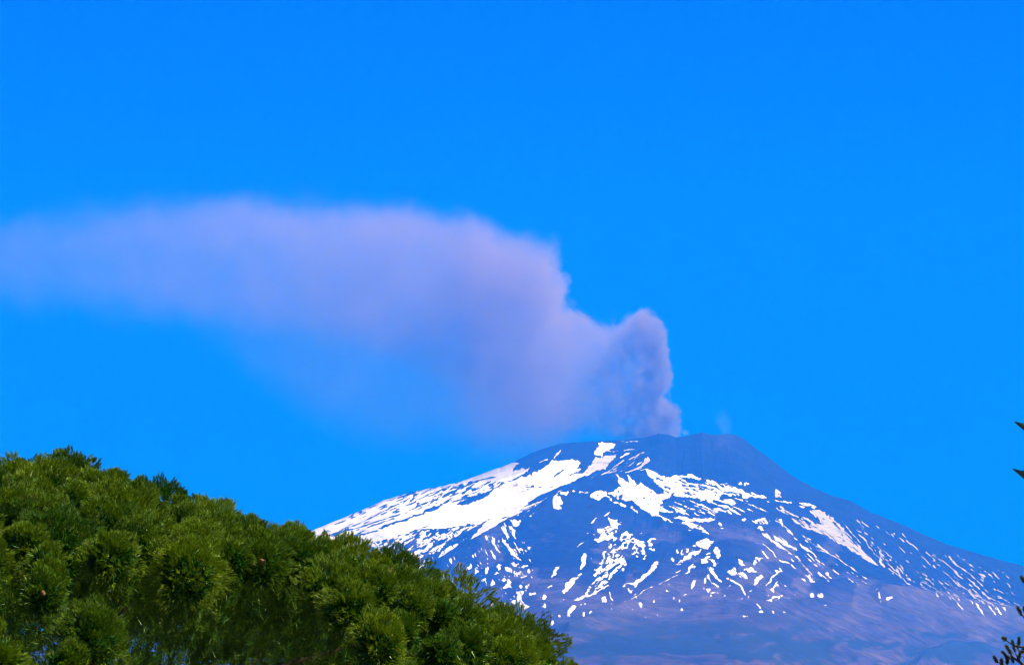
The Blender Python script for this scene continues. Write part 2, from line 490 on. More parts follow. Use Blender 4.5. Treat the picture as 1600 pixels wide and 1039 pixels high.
for b in ((779, 885, 3, 5, 0), (794, 889, 6, 3, -35), (819, 885, 6, 2, 25), (826, 892, 3, 3, 0), (760, 891, 2.5, 5, 0), (745, 892, 2.2, 5, -20), (732, 889, 2, 6, -45),
          (757, 905, 2.2, 4, -25), (769, 911, 3, 6, -20), (775, 896, 3, 3, 0), (806, 896, 6, 2.5, -45), (819, 901, 6, 1.5, 8), (787, 906, 3, 4, 0), (796, 909, 3.5, 6, 30),
          (791, 917, 7, 2.5, 25), (814, 917, 4, 3, 0), (825, 916, 5, 2.4, 35), (704, 887, 1.3, 4, 30), (802, 940, 4, 2.6, 25), (802, 951, 4, 1.5, 25), (833, 926, 7, 2, 15),
          (850, 932, 3, 3.5, 0), (852, 943, 1.5, 4, 0), (862, 971, 4.5, 1.8, 45), (875, 959, 3, 1, 0), (913, 959, 2, 4, 0), (923, 959, 1.7, 4, -30), (831, 979, 4, 1.5, -10),
          (840, 977, 3, 2, 0), (769, 943, 2.5, 6, -20), (860, 916, 4.5, 1.5, 35), (945, 936, 3, 5, 0), (1019, 858, 5, 1.8, -15), (1101, 910, 2.4, 3.4, -35),
          (984, 925, 2.6, 6, 20), (1138, 905, 3, 2, 0), (1207, 959, 1.5, 3, 0), (1190, 959, 4, 2, 0), (1165, 961, 4, 1, 0), (1282, 926, 3, 3, 0), (1268, 928, 3, 3, 0),
          (1390, 938, 5, 3.2, 20), (1065, 951, 2.4, 1.6, 0), (1000, 945, 3, 1.5, 0), (1062, 940, 2, 1.5, 0), (1226, 960, 3, 1, 0), (1106, 925, 2.4, 2, 0), (1255, 904, 5, 1.4, -30),
          (1281, 897, 4, 2.4, -35), (1292, 897, 5, 2, -40), (1290, 941, 3, 1, 0), (1212, 893, 3, 2, 0), (1129, 826, 4, 2, 0), (1126, 819, 4, 2, -20), (1163, 812, 3, 2, 0),
          (1166, 755, 5, 2.4, 0), (1156, 756, 4, 2, 0), (1120, 872, 2, 1, 0)):
    S |= blob(*b)
for p in ([(911, 743), (920, 729), (932, 713), (945, 712), (966, 708), (955, 721), (945, 736), (930, 737)], [(1010, 710), (1017, 720), (1008, 732), (990, 743), (983, 742), (1000, 726)]):
    D[poly(p)] = 0.55
for p, d in (([(735, 752), (745, 730), (812, 715), (832, 730), (800, 745), (770, 752)], 0.42), ([(984, 764), (1025, 766), (1035, 778), (1010, 783), (990, 774)], 0.3),  # crest greyed like the smoke veil over it; hollow shade in the colour
             ([(950, 777), (975, 778), (985, 788), (970, 786)], 0.35), ([(740, 845), (755, 822), (765, 825), (750, 842)], 0.2), ([(1205, 760), (1225, 760), (1225, 780), (1205, 780)], 0.6),
             ([(790, 792), (812, 790), (806, 802), (782, 800)], 0.15), ([(940, 735), (1000, 700), (1020, 700), (985, 738), (950, 748)], 0.5), ([(940, 702), (995, 700), (990, 708), (945, 710)], 0.5)):
    D[poly(p)] = d
D[(D == 0) & (fbm(cu / 30, cv / 8, 91, 4) > 0.6) & poly([(520, 840), (640, 770), (760, 750), (760, 790), (640, 830)])] = 0.14


# rock ribs and boulders break the drifts, drawn out down the slope
rest = ~A
S &= ~streak(rest & (cu > 1085), 0.09, -38, 9, 1.6, 61)
S &= ~streak(rest & (cu < 860) & (cv > 800), 0.08, -50, 8, 1.7, 62)
S &= ~streak(rest & (cu >= 860) & (cu <= 1085) & (cv > 745), 0.08, 30, 7, 1.8, 63)
D = np.maximum(D, 0.4 * sstep(1150, 1300, cu) * sstep(0.35, 0.6, fbm(cu / 25, cv / 25, 64, 3)))


def blur(a, n):
    for ax in (0, 1):
        for _ in range(n):
            a = 0.25 * np.roll(a, 1, ax) + 0.5 * a + 0.25 * np.roll(a, -1, ax)
    return a


SNOW = blur(S.astype(float), 1)
FINE = blur(S.astype(float), 5)
SNOW = SNOW * (0.62 + 0.38 * sstep(0.15, 0.6, FINE))   # thin streaks lie patchy over the stones
DIRT_SHADE = blur(D, 3)


def chart(a, u, v):
    x = np.clip((u - U0) * RS, 0, a.shape[1] - 1.001)
    y = np.clip((v - V0) * RS, 0, a.shape[0] - 1.001)
    i, j = y.astype(int), x.astype(int)
    fx, fy = x - j, y - i
    r = a[i, j] * (1 - fx) * (1 - fy) + a[i, j + 1] * fx * (1 - fy) + a[i + 1, j] * (1 - fx) * fy + a[i + 1, j + 1] * fx * fy
    inside = (u >= U0) & (u <= U1) & (v >= V0) & (v <= V1)
    return np.where(inside, r, a[i, j])


# ---- the terrain: a fan of profiles from the crest down to the plain
us = np.concatenate([np.linspace(-400, 430, 90), np.arange(431, 1640, 1.0), np.linspace(1641, 2200, 90)])
vs = np.interp(us, [p[0] for p in SIL], [p[1] for p in SIL])
jit = np.where((us > 430) & (us < 1640), 1.6 * (fbm(us / 9, us * 0 + 3, 31, 3) - 0.5), 0)
NV = 400
VB = 1075.0
s = np.linspace(0, 1, NV)
vg = vs[:, None] + (VB - vs)[:, None] * (s[None, :] ** 1.05)
vg = np.maximum(vg, vs[:, None] + s[None, :] * 1e-3)
ug = np.repeat(us[:, None], NV, 1)
# metres walked towards the eye per photo pixel of height: steep cone, gentle flanks
cone = np.exp(-((ug - 1100) / 190) ** 2) * sstep(800, 700, vg)
step = 34 - 17 * cone - 6 * sstep(900, 990, vg) + 8 * np.exp(-((ug - 640) / 160) ** 2) * sstep(860, 780, vg)
dv = np.diff(vg, axis=1, prepend=vg[:, :1])
Yc = 25000 + 0.0 * us
Yg = Yc[:, None] - np.cumsum(step * dv, 1)
for _ in range(4):      # no creases running down from the corners of the skyline
    pad = np.concatenate([np.repeat(Yg[:1], 20, 0), Yg, np.repeat(Yg[-1:], 20, 0)])
    cs = np.cumsum(np.concatenate([pad[:1] * 0, pad]), 0)
    Yg = (cs[41:] - cs[:-41]) / 41.0
den = F * CP - (H / 2 - vg) * SP
Xg = Yg * (ug - W / 2) / den
Zg = EYE + Yg * (F * SP + (H / 2 - vg) * CP) / den
# relief: gullies running down from the summit, lava fields, low hills
ang = np.arctan2(ug - 1085, vg - 560)
rad = np.hypot(ug - 1085, vg - 560)
fade = sstep(0, 30, vg - vs[:, None])
gul = fbm(ang * 38, rad / 90, 41, 4, 0.55) - 0.5
gul2 = 1 - 2 * np.abs(fbm(ang * 17 + 0.6 * vnoise(ug / 40, vg / 40, 45), rad / 150, 42, 3, 0.5) - 0.5)
low = sstep(880, 980, vg)
rel = fade * (1 - low) * (8 * gul + 9 * (gul2 - 0.75) * 0.4)
rel += fade * low * 90 * (fbm(Xg / 700 + 0.3 * fbm(Xg / 300, Yg / 300, 46, 2), Yg / 700, 43, 5, 0.55) - 0.5)
rel += fade * 16 * (fbm(Xg / 160, Yg / 160, 44, 4, 0.6) - 0.5)


def ridge(pts, w, amp):
    d = np.full(ug.shape, 1e9)
    for (ax, ay), (bx, by) in zip(pts[:-1], pts[1:]):
        L2 = (bx - ax) ** 2 + (by - ay) ** 2
        t = np.clip(((ug - ax) * (bx - ax) + (vg - ay) * (by - ay)) / L2, 0, 1)
        d = np.minimum(d, np.hypot(ug - ax - t * (bx - ax), (vg - ay - t * (by - ay))))
    return amp * np.exp(-np.abs(d / w) ** 1.3)


rel += fade * ridge([(1010, 748), (950, 762), (900, 772), (840, 802), (760, 848), (690, 888)], 14, 70)
rel += fade * ridge([(960, 768), (1000, 800), (1060, 828), (1120, 850), (1180, 870)], 12, 45)
rel += fade * ridge([(1380, 925), (1430, 928), (1480, 945), (1540, 957), (1660, 972)], 9, 55)
rel += fade * ridge([(1440, 1040), (1490, 1018), (1530, 1022), (1580, 1045)], 12, 60)
rel += fade * ridge([(890, 985), (990, 940), (1080, 905), (1110, 890)], 13, 40)
Zg = Zg + rel - 5.5 * jit[:, None] * sstep(16, 0, vg - vs[:, None])
tone = np.clip(sstep(880, 960, vg + 50 * (fbm(ug / 70, vg / 35, 51, 4) - 0.5)) * 0.7
               + 0.75 * sstep(0.52, 0.66, fbm(ug / 45, vg / 28, 52, 4)) * sstep(790, 870, vg)
               - 0.9 * sstep(1290, 1340, ug) * sstep(-3, 8, 912 + (ug - 1380) * 0.20 - vg)
               + ridge([(1395, 930), (1440, 940), (1500, 958), (1560, 965), (1660, 976)], 8, 1.1)
               + ridge([(1130, 830), (1180, 850), (1230, 890)], 26, 0.35) + ridge([(880, 910), (900, 925), (930, 935)], 14, 0.5)
               + ridge([(1065, 900), (1000, 945), (960, 965)], 16, 0.45) + 0.5 * ridge([(1128, 684), (1130, 690)], 12, 0.9), 0, 1.2)
wood = sstep(0.42, 0.58, fbm(ug / 55, vg / 14, 53, 5, 0.6) + ridge([(950, 1005), (1050, 998), (1150, 985), (1220, 1010)], 30, 0.22)
             + ridge([(1480, 1030), (1540, 1020)], 16, 0.3) - ridge([(1270, 960), (1420, 990), (1560, 980)], 40, 0.16)) * sstep(940, 1000, vg + 14 * (fbm(ug / 20, vg / 20, 54, 3) - 0.5))
snow = chart(SNOW, ug, vg)
dirt_shade = chart(DIRT_SHADE, ug, vg)
out = (ug < U0) | (ug > U1)
snow = np.where(ug < U0, np.where(vg < 868, snow, 0), np.where(ug > U1, 0, snow))

# back of the mountain and the apron in front
NB = 16
bk = []
for i in range(NB, 0, -1):
    yb = 25000 + 9000 * (i / NB) ** 1.6
    zb = Zg[:, 0] * (1 - (i / NB) ** 1.1) - 0.4 * (i == NB)
    bk.append((Xg[:, 0] * yb / 25000, np.full_like(us, yb), zb))
ft = []
NFt = 24
for i in range(1, NFt + 1):
    t = i / NFt
    yf = Yg[:, -1] * (1 - t) + 4500 * t
    zf = Zg[:, -1] * (1 - t) ** 1.25 - 0.4 * t
    zf = zf + 60 * (fbm(Xg[:, -1] / 900, yf / 900, 60, 4) - 0.5) * math.sin(math.pi * t)
    ft.append((Xg[:, -1] * (yf / Yg[:, -1]) ** 0.5, yf, zf))
Xa = np.concatenate([np.stack([b[0] for b in bk], 1), Xg, np.stack([b[0] for b in ft], 1)], 1)
Ya = np.concatenate([np.stack([b[1] for b in bk], 1), Yg, np.stack([b[1] for b in ft], 1)], 1)
Za = np.concatenate([np.stack([b[2] for b in bk], 1), Zg, np.stack([b[2] for b in ft], 1)], 1)


def ext(a, back, front):
    return np.concatenate([np.repeat(a[:, :1], NB, 1) * back, a, np.repeat(a[:, -1:], NFt, 1) * front], 1)


nu, nvv = Xa.shape
idx = np.arange(nu * nvv).reshape(nu, nvv)
faces = np.stack([idx[:-1, :-1], idx[:-1, 1:], idx[1:, 1:], idx[1:, :-1]], -1).reshape(-1, 4)
me = mesh_np('volcano_terrain', np.stack([Xa, Ya, Za], -1).reshape(-1, 3), faces, smooth=True)
attr_f(me, 'snow', ext(snow, 0.6, 0).ravel())
attr_f(me, 'ash_shade', ext(dirt_shade, 0, 0).ravel())
attr_f(me, 'tone', ext(tone, 1, 1).ravel())
attr_f(me, 'wood', ext(wood, 0, 1).ravel())

m, t, o_ = new_mat('volcano_rock_and_snow')
n = NT(t)
geo = t.nodes.new('ShaderNodeNewGeometry')
pos = geo.outputs['Position']
n1 = n.noise(pos, 1 / 240.0, 5, 0.65).outputs[0]
n2 = n.noise(pos, 1 / 900.0, 4, 0.6).outputs[0]
rock = n.mix(n.attr('tone'), (0.0042, 0.006, 0.008), (0.041, 0.034, 0.034))
rock = n.mix(n.remap(n1, 0.35, 0.7), rock, n.mix(1.0, rock, (1.9, 1.7, 1.6), 'MULTIPLY'))
rock = n.mix(1.0, rock, n.mix(n.remap(n.noise(pos, 1 / 75.0, 5, 0.7).outputs[0], 0.36, 0.64), (0.68, 0.72, 0.78), (1.42, 1.36, 1.3)), 'MULTIPLY')
rock = n.mix(n.attr('wood'), rock, (0.016, 0.026, 0.016))
rock = n.mix(n.remap(n2, 0.4, 0.65, 0.0, 0.6), rock, n.mix(1.0, rock, (0.6, 0.65, 0.7), 'MULTIPLY'))
ashy_shade = n.math('ADD', n.attr('ash_shade'), n.remap(n.noise(pos, 1 / 260.0, 5, 0.65).outputs[0], 0.5, 0.78, 0.0, 0.3))
sn = n.mix(ashy_shade, (0.74, 0.74, 0.77), (0.15, 0.135, 0.15))
fac = n.remap(n.math('ADD', n.attr('snow'), n.math('MULTIPLY', n.math('SUBTRACT', n.noise(pos, 1 / 45.0, 4).outputs[0], 0.5), 0.7)), 0.25, 0.9)
colr = n.mix(fac, rock, sn)
pb = t.nodes.new('ShaderNodeBsdfPrincipled')
t.links.new(colr, pb.inputs['Base Color'])
pb.inputs['Roughness'].default_value = 0.9
pb.inputs['Specular IOR Level'].default_value = 0.1
bmp = t.nodes.new('ShaderNodeBump')
bmp.inputs['Strength'].default_value = 0.4
bmp.inputs['Distance'].default_value = 30.0
t.links.new(n.noise(pos, 1 / 120.0, 6, 0.65).outputs[0], bmp.inputs['Height'])
t.links.new(bmp.outputs[0], pb.inputs['Normal'])
t.links.new(pb.outputs[0], o_.inputs['Surface'])
tag(link('mountain', me, m), 'snow streaked volcano rising hazy blue beneath the smoke plume', 'volcano', kind='structure')

# ================================================================ ground
gx = np.linspace(-27000, 27000, 60)
gy = np.concatenate([np.linspace(-2000, 1000, 30), np.linspace(1500, 34300, 40)])
GX, GY = np.meshgrid(gx, gy, indexing='ij')
idx = np.arange(GX.size).reshape(GX.shape)
me = mesh_np('ground', np.stack([GX, GY, 0 * GX], -1).reshape(-1, 3), np.stack([idx[:-1, :-1], idx[1:, :-1], idx[1:, 1:], idx[:-1, 1:]], -1).reshape(-1, 4))
m, t, o_ = new_mat('dry_grass_ground')
n = NT(t)
geo = t.nodes.new('ShaderNodeNewGeometry')
g1 = n.noise(geo.outputs['Position'], 0.6, 5).outputs[0]
g2 = n.noise(geo.outputs['Position'], 0.004, 5).outputs[0]
pb = t.nodes.new('ShaderNodeBsdfPrincipled')
t.links.new(n.mix(n.remap(g2, 0.4, 0.6), n.mix(g1, (0.05, 0.07, 0.02), (0.12, 0.1, 0.05)), (0.04, 0.06, 0.02)), pb.inputs['Base Color'])
pb.inputs['Roughness'].default_value = 0.95
t.links.new(pb.outputs[0], o_.inputs['Surface'])
tag(link('ground', me, m), kind='structure')

# ================================================================ haze
HX, HY0, HY1, HZ0, HZ1 = 29000, -2400, 34600, -1.5, 7000
hv = [(x, y, z) for x in (-HX, HX) for y in (HY0, HY1) for z in (HZ0, HZ1)]
hf = [(0, 1, 3, 2), (4, 6, 7, 5), (0, 4, 5, 1), (2, 3, 7, 6), (0, 2, 6, 4), (1, 5, 7, 3)]
me = bpy.data.meshes.new('haze')
me.from_pydata(hv, [], hf)
outward(me)
m, t, o_ = new_mat('haze_air')
pv = t.nodes.new('ShaderNodeVolumePrincipled')
pv.inputs['Density Attribute'].default_value = ''
pv.inputs['Color'].default_value = (0.0022, 0.178, 1.0, 1)
pv.inputs['Absorption Color'].default_value = (1, 1, 1, 1)
pv.inputs['Density'].default_value = 5.3e-5
t.links.new(pv.outputs[0], o_.inputs['Volume'])
tag(link('haze', me, m), kind='stuff')

# ================================================================ smoke
PY = 25250.0                     # distance of the vent
PXM = PY / (F * CP)              # metres per photo pixel there (roughly)
cx0, _, cz0 = at(1062, 690, PY)
LX, LZ = 7200.0, 2600.0          # length and height of the plume box in metres


def pl(u, v):
    x, _, z = at(u, v, PY)
    return (cx0 - x) / LX, (z - cz0) / LZ


TOPH = [(1085, 640), (1068, 630), (1062, 560), (1056, 512), (1036, 490), (1012, 484), (995, 492), (976, 504), (962, 512), (950, 518), (935, 508),
       (915, 494), (898, 486), (884, 468), (880, 420), (872, 388), (850, 385), (820, 379), (780, 366), (730, 351), (680, 337), (620, 323), (540, 316), (460, 316), (380, 318),
       (300, 320), (220, 320), (150, 326), (80, 338), (0, 350), (-120, 362), (-260, 380)]
TOP = [(1090, 484), (1012, 485), (995, 493), (976, 503), (962, 511), (957, 514), (950, 372), (890, 372)] + TOPH[12:]
R2 = [(372, 905), (385, 892), (396, 884), (410, 868), (424, 857), (432, 860), (438, 874), (446, 884), (456, 881), (468, 878), (478, 880), (486, 894), (496, 915), (508, 938), (516, 956), (530, 990), (560, 1070)]
XR = [(700, 1064), (680, 1063), (665, 1062), (650, 1060), (636, 1054), (624, 1042), (612, 1040), (598, 1050), (582, 1050), (568, 1044), (545, 1042), (522, 1043), (508, 1036), (496, 1026), (484, 1012)]
BOT = [(1075, 690), (1050, 692), (1000, 690), (960, 684), (920, 678), (880, 669), (840, 658), (790, 630), (740, 602), (690, 584), (640, 568), (600, 554), (540, 540), (480, 520),
       (420, 508), (360, 494), (300, 488), (220, 482), (150, 478), (80, 474), (0, 470), (-120, 470), (-260, 470)]
VEI = [(1075, 690), (1040, 696), (940, 690), (880, 706), (830, 748), (780, 775), (730, 772), (680, 735), (620, 715), (540, 690), (480, 655), (420, 610), (360, 560), (300, 525), (220, 505),
       (150, 495), (0, 485), (-260, 480)]
WID = [(1075, 0.10), (1050, 0.16), (1000, 0.24), (900, 0.42), (800, 0.55), (600, 0.62), (300, 0.66), (-260, 0.7)]   # half depth in units of 1000 m
DEN = [(1075, 1.0), (1050, 1.9), (1015, 1.5), (990, 0.8), (950, 0.42), (900, 0.28), (820, 0.26), (700, 0.235), (600, 0.205), (450, 0.135), (300, 0.095), (150, 0.06), (0, 0.048), (-120, 0.03), (-260, 0.0)]

m, t, o_ = new_mat('ash_smoke')
n = NT(t)
tc = t.nodes.new('ShaderNodeTexCoord')
obj = tc.outputs['Object']
# billow the coordinates
w1 = n.noise(obj, 1 / 260.0, 5.0, 0.62).outputs['Color']
w2 = n.noise(obj, 1 / 900.0, 2.0, 0.5).outputs['Color']


def vmath(op, a, b):
    k = t.nodes.new('ShaderNodeVectorMath')
    k.operation = op
    for s_, v_ in zip(k.inputs, (a, b)):
        if isinstance(v_, bpy.types.NodeSocket): t.links.new(v_, s_)
        else: s_.default_value = v_
    return k.outputs[0]


def vscale(a, f):
    k = t.nodes.new('ShaderNodeVectorMath')
    k.operation = 'SCALE'
    t.links.new(a, k.inputs[0])
    if isinstance(f, bpy.types.NodeSocket): t.links.new(f, k.inputs['Scale'])
    else: k.inputs['Scale'].default_value = f
    return k.outputs[0]


sep0 = t.nodes.new('ShaderNodeSeparateXYZ')
t.links.new(obj, sep0.inputs[0])
along0 = n.math('DIVIDE', n.math('MULTIPLY', sep0.outputs[0], -1.0), LX, clamp=True)
amp = n.remap(along0, 0.0, 0.16, 260.0, 480.0)
warped = vmath('ADD', obj, vscale(vmath('SUBTRACT', w1, (0.5, 0.5, 0.5)), amp))
warped = vmath('ADD', warped, vscale(vmath('SUBTRACT', w2, (0.5, 0.5, 0.5)), n.remap(along0, 0.03, 0.5, 0.0, 420.0)))
w3 = n.noise(obj, 1 / 95.0, 3.0, 0.6).outputs['Color']
warped = vmath('ADD', warped, vscale(vmath('SUBTRACT', w3, (0.5, 0.5, 0.5)), n.remap(along0, 0.01, 0.12, 120.0, 30.0)))
sep = t.nodes.new('ShaderNodeSeparateXYZ')
t.links.new(warped, sep.inputs[0])
along = n.math('DIVIDE', n.math('MULTIPLY', sep.outputs[0], -1.0), LX, clamp=True)
zz = sep.outputs[2]
yy = n.math('ABSOLUTE', sep.outputs[1])


def crv(tbl): return n.math('MULTIPLY', n.curve(along, [(max(0.0, min(1.0, pl(u, v)[0])), max(0.0, min(1.0, pl(u, v)[1] + 0.05))) for u, v in tbl]), LZ)


def crw(tbl): return n.curve(along, [(max(0.0, min(1.0, pl(u, 600)[0])), w) for u, w in tbl])


OFFZ = 0.05 * LZ
zo = n.math('ADD', zz, OFFZ)
top, bot, vei = crv(TOP), crv(BOT), crv(VEI)
wid = n.math('MULTIPLY', crw(WID), 1000.0)
soft_t = n.remap(along, 0.02, 0.25, 12.0, 200.0, 'LINEAR')
soft_b = n.remap(along, 0.0, 0.25, 50.0, 210.0, 'LINEAR')
e_top = n.remap(n.math('SUBTRACT', top, zo), n.math('MULTIPLY', soft_t, -0.4), soft_t)
e_bot = n.remap(n.math('SUBTRACT', zo, bot), n.math('MULTIPLY', soft_b, -0.7), soft_b)
e_y = n.remap(n.math('DIVIDE', yy, wid), 1.0, 0.45)
k0 = 30.0 / LX
xr = n.curve(n.math('DIVIDE', zo, LZ), [(max(0.0, min(1.0, pl(u, v)[1] + 0.05)), max(0.0, pl(u, v)[0] + 0.01) * 5) for v, u in XR])
warped_x = n.math('DIVIDE', n.math('MULTIPLY', sep.outputs[0], -1.0), LX)
e_x = n.remap(n.math('SUBTRACT', warped_x, n.math('SUBTRACT', n.math('DIVIDE', xr, 5.0), 0.01)), -0.1 * k0, k0)
r2 = n.curve(n.math('DIVIDE', zo, LZ), [(max(0.0, min(1.0, pl(u, v)[1] + 0.05)), max(0.0, pl(u, v)[0] + 0.01) * 5) for v, u in R2])
e_r2 = n.remap(n.math('SUBTRACT', along, n.math('SUBTRACT', n.math('DIVIDE', r2, 5.0), 0.01)), -0.2 * k0, 1.3 * k0)
e_r2 = n.math('MAXIMUM', e_r2, n.remap(along, pl(953, 500)[0], pl(958, 500)[0]))
e_x = n.math('MULTIPLY', e_x, e_r2)
core_shade_u, core_shade_z = pl(984, 585)  # shadowed core of the column, put in as thinner smoke
gx_ = n.math('DIVIDE', n.math('SUBTRACT', n.math('ADD', along, n.math('MULTIPLY', n.math('DIVIDE', zz, LZ), 0.10)), core_shade_u + 0.10 * core_shade_z), 0.013)
gz_ = n.math('DIVIDE', n.math('SUBTRACT', n.math('DIVIDE', zz, LZ), core_shade_z), 0.10)
core_shade = n.remap(n.math('ADD', n.math('MULTIPLY', gx_, gx_), n.math('MULTIPLY', gz_, gz_)), 0.1, 1.2, 0.55, 1.0)
e_end = n.remap(along0, 1.0, 0.93)
det = n.remap(n.noise(obj, 1 / 120.0, 5.0, 0.62, 0.6).outputs[0], 0.38, 0.6, 0.2, 1.7)
det = n.mix(n.remap(along0, 0.03, 0.22), det, n.remap(n.noise(obj, 1 / 520.0, 4.0, 0.55).outputs[0], 0.34, 0.66, 0.6, 1.35))
main = n.math('MULTIPLY', n.math('MULTIPLY', e_top, e_bot), n.math('MULTIPLY', e_y, n.math('MULTIPLY', e_x, e_end)))
main = n.math('MULTIPLY', main, n.math('MULTIPLY', n.math('MULTIPLY', crw(DEN), core_shade), det))
v_n = n.remap(n.noise(obj, 1 / 1100.0, 2.0, 0.5).outputs[0], 0.35, 0.62, 0.5, 1.2)
v_top = n.remap(n.math('SUBTRACT', top, zo), 0.0, 200.0)
v_bot = n.remap(n.math('SUBTRACT', zo, vei), -80.0, 420.0)
v_x = crw([(1075, 0.2), (1000, 0.25), (920, 0.55), (850, 2.3), (780, 2.5), (740, 1.7), (700, 0.6), (640, 0.36), (560, 0.36), (480, 0.36), (400, 0.3), (320, 0.16), (220, 0.0), (-200, 0.0)])
veil = n.math('MULTIPLY', n.math('MULTIPLY', v_top, v_bot), n.math('MULTIPLY', n.math('MULTIPLY', v_x, v_n), n.remap(n.math('DIVIDE', yy, 800.0), 1.0, 0.4)))
dens = n.math('ADD', n.math('MULTIPLY', main, 0.0052), n.math('MULTIPLY', n.math('MULTIPLY', veil, e_x), 0.00065))
pv = t.nodes.new('ShaderNodeVolumePrincipled')
t.links.new(n.mix(n.remap(along0, 0.005, 0.07), (0.36, 0.32, 0.42), (0.50, 0.41, 0.47)), pv.inputs['Color'])
pv.inputs['Anisotropy'].default_value = 0.0
t.links.new(dens, pv.inputs['Density'])
t.links.new(pv.outputs[0], o_.inputs['Volume'])
m.cycles.volume_step_rate = 0.08
m.volume_intersection_method = 'FAST' if hasattr(m, 'volume_intersection_method') else 0

# hull of the plume: an oval section every few dozen metres
st_u = list(range(1078, 860, -6)) + list(range(860, -260, -28))
secs, ring = [], 20
for u in st_u:
    tu = lambda T: float(np.interp(u, [p[0] for p in T][::-1], [p[1] for p in T][::-1]))
    pad = np.interp(u, [600, 1000, 1080], [42, 24, 8])
    # rising air widens the hull a little either side
    vt = min(np.interp(np.linspace(u - 14, u + 14, 7), [p[0] for p in TOPH][::-1], [p[1] for p in TOPH][::-1])) - pad
    vb = max(np.interp(np.linspace(u - 10, u + 10, 5), [p[0] for p in VEI][::-1], [p[1] for p in VEI][::-1])) + pad * 0.6
    w = max(tu(WID) * 1000 * 1.15 + 90, 820 * float(np.interp(u, [200, 420, 860, 960], [0, 1, 1, 0])))
    x, _, zt = at(u, vt, PY)
    _, _, zb = at(u, vb, PY)
    c, hh = (zt + zb) / 2 - cz0, (zt - zb) / 2
    for k in range(ring):
        a = 2 * math.pi * k / ring
        sa, ca = math.sin(a), math.cos(a)
        secs.append((x - cx0, w * math.copysign(abs(ca) ** 0.6, ca), c + hh * math.copysign(abs(sa) ** 0.75, sa)))
fs = []
for i in range(len(st_u) - 1):
    for k in range(ring):
        k2 = (k + 1) % ring
        fs.append((i * ring + k, i * ring + k2, (i + 1) * ring + k2, (i + 1) * ring + k))
fs.append(tuple(range(ring))[::-1])
fs.append(tuple((len(st_u) - 1) * ring + k for k in range(ring)))
me = bpy.data.meshes.new('smoke_plume')
me.from_pydata(secs, [], fs)
outward(me)
tag(link('smoke_plume', me, m, loc=(cx0, PY, cz0)), 'long mauve grey smoke plume billowing from the summit and drifting left', 'smoke')


def steam(name, u, v, Y, hw, hh, label, dens_):
    m, t, o_ = new_mat('steam_vapour')
    n = NT(t)
    tc = t.nodes.new('ShaderNodeTexCoord')
    L = t.nodes.new('ShaderNodeVectorMath')
    L.operation = 'LENGTH'
    mp = t.nodes.new('ShaderNodeMapping')
    mp.inputs['Scale'].default_value = (1 / hw, 1 / hw, 1 / hh)
    t.links.new(tc.outputs['Object'], mp.inputs[0])
    t.links.new(mp.outputs[0], L.inputs[0])
    nn = n.noise(tc.outputs['Object'], 1 / (hw * 0.9), 3, 0.6).outputs[0]
    d = n.remap(n.math('ADD', L.outputs['Value'], n.math('MULTIPLY', n.math('SUBTRACT', nn, 0.5), 1.3)), 0.85, 0.1)
    pv = t.nodes.new('ShaderNodeVolumePrincipled')
    pv.inputs['Color'].default_value = (0.9, 0.85, 0.88, 1)
    t.links.new(n.math('MULTIPLY', d, dens_), pv.inputs['Density'])
    t.links.new(pv.outputs[0], o_.inputs['Volume'])
    m.cycles.volume_step_rate = 0.5
    bm = bmesh.new()
    bmesh.ops.create_icosphere(bm, subdivisions=3, radius=1.0)
    for q in bm.verts:
        k = 1 + 0.12 * math.sin(5 * q.co.x + 3 * q.co.z) * math.cos(4 * q.co.y)
        q.co = Vector((q.co.x * hw * k, q.co.y * hw * k, q.co.z * hh * k))
    me = bpy.data.meshes.new(name)
    bm.to_mesh(me)
    bm.free()
    tag(link(name, me, m, loc=at(u, v, Y)), label, 'steam', 'steam wisps along the summit rim')


steam('steam_wisp', 1131, 664, 25100, 105, 175, 'faint steam wisp over the right hand crater rim', 0.0006)
steam('steam_wisp', 1071, 676, 25080, 55, 42, 'small pale steam puff in the dip beside the smoke column base', 0.003)

# ================================================================ foliage material
def needle_mat(name, base, alt, dead=(0.16, 0.09, 0.03), trans=0.12):
    m, t, o_ = new_mat(name)
    n = NT(t)
    c = n.mix(n.attr('hue'), base, alt)
    c = n.mix(n.attr('dead'), c, dead)
    df = t.nodes.new('ShaderNodeBsdfPrincipled')
    t.links.new(c, df.inputs['Base Color'])
    df.inputs['Roughness'].default_value = 0.38
    df.inputs['Specular IOR Level'].default_value = 0.2
    tr = t.nodes.new('ShaderNodeBsdfTranslucent')
    t.links.new(n.mix(1.0, c, (1.3, 1.35, 0.7), 'MULTIPLY'), tr.inputs['Color'])
    mx = t.nodes.new('ShaderNodeMixShader')
    mx.inputs[0].default_value = trans
    t.links.new(df.outputs[0], mx.inputs[1])
    t.links.new(tr.outputs[0], mx.inputs[2])
    t.links.new(mx.outputs[0], o_.inputs['Surface'])
    return m


def bark_mat(name, a, b, scale=14.0):
    m, t, o_ = new_mat(name)
    n = NT(t)
    tc = t.nodes.new('ShaderNodeTexCoord')
    nz = n.noise(tc.outputs['Object'], scale, 5, 0.65).outputs[0]
    pb = t.nodes.new('ShaderNodeBsdfPrincipled')
    t.links.new(n.mix(n.remap(nz, 0.35, 0.65), a, b), pb.inputs['Base Color'])
    pb.inputs['Roughness'].default_value = 0.9
    bp = t.nodes.new('ShaderNodeBump')
    bp.inputs['Strength'].default_value = 0.8
    bp.inputs['Distance'].default_value = 0.02
    t.links.new(nz, bp.inputs['Height'])
    t.links.new(bp.outputs[0], pb.inputs['Normal'])
    t.links.new(pb.outputs[0], o_.inputs['Surface'])
    return m


def unit(a): return a / np.maximum(np.linalg.norm(a, axis=-1, keepdims=True), 1e-9)


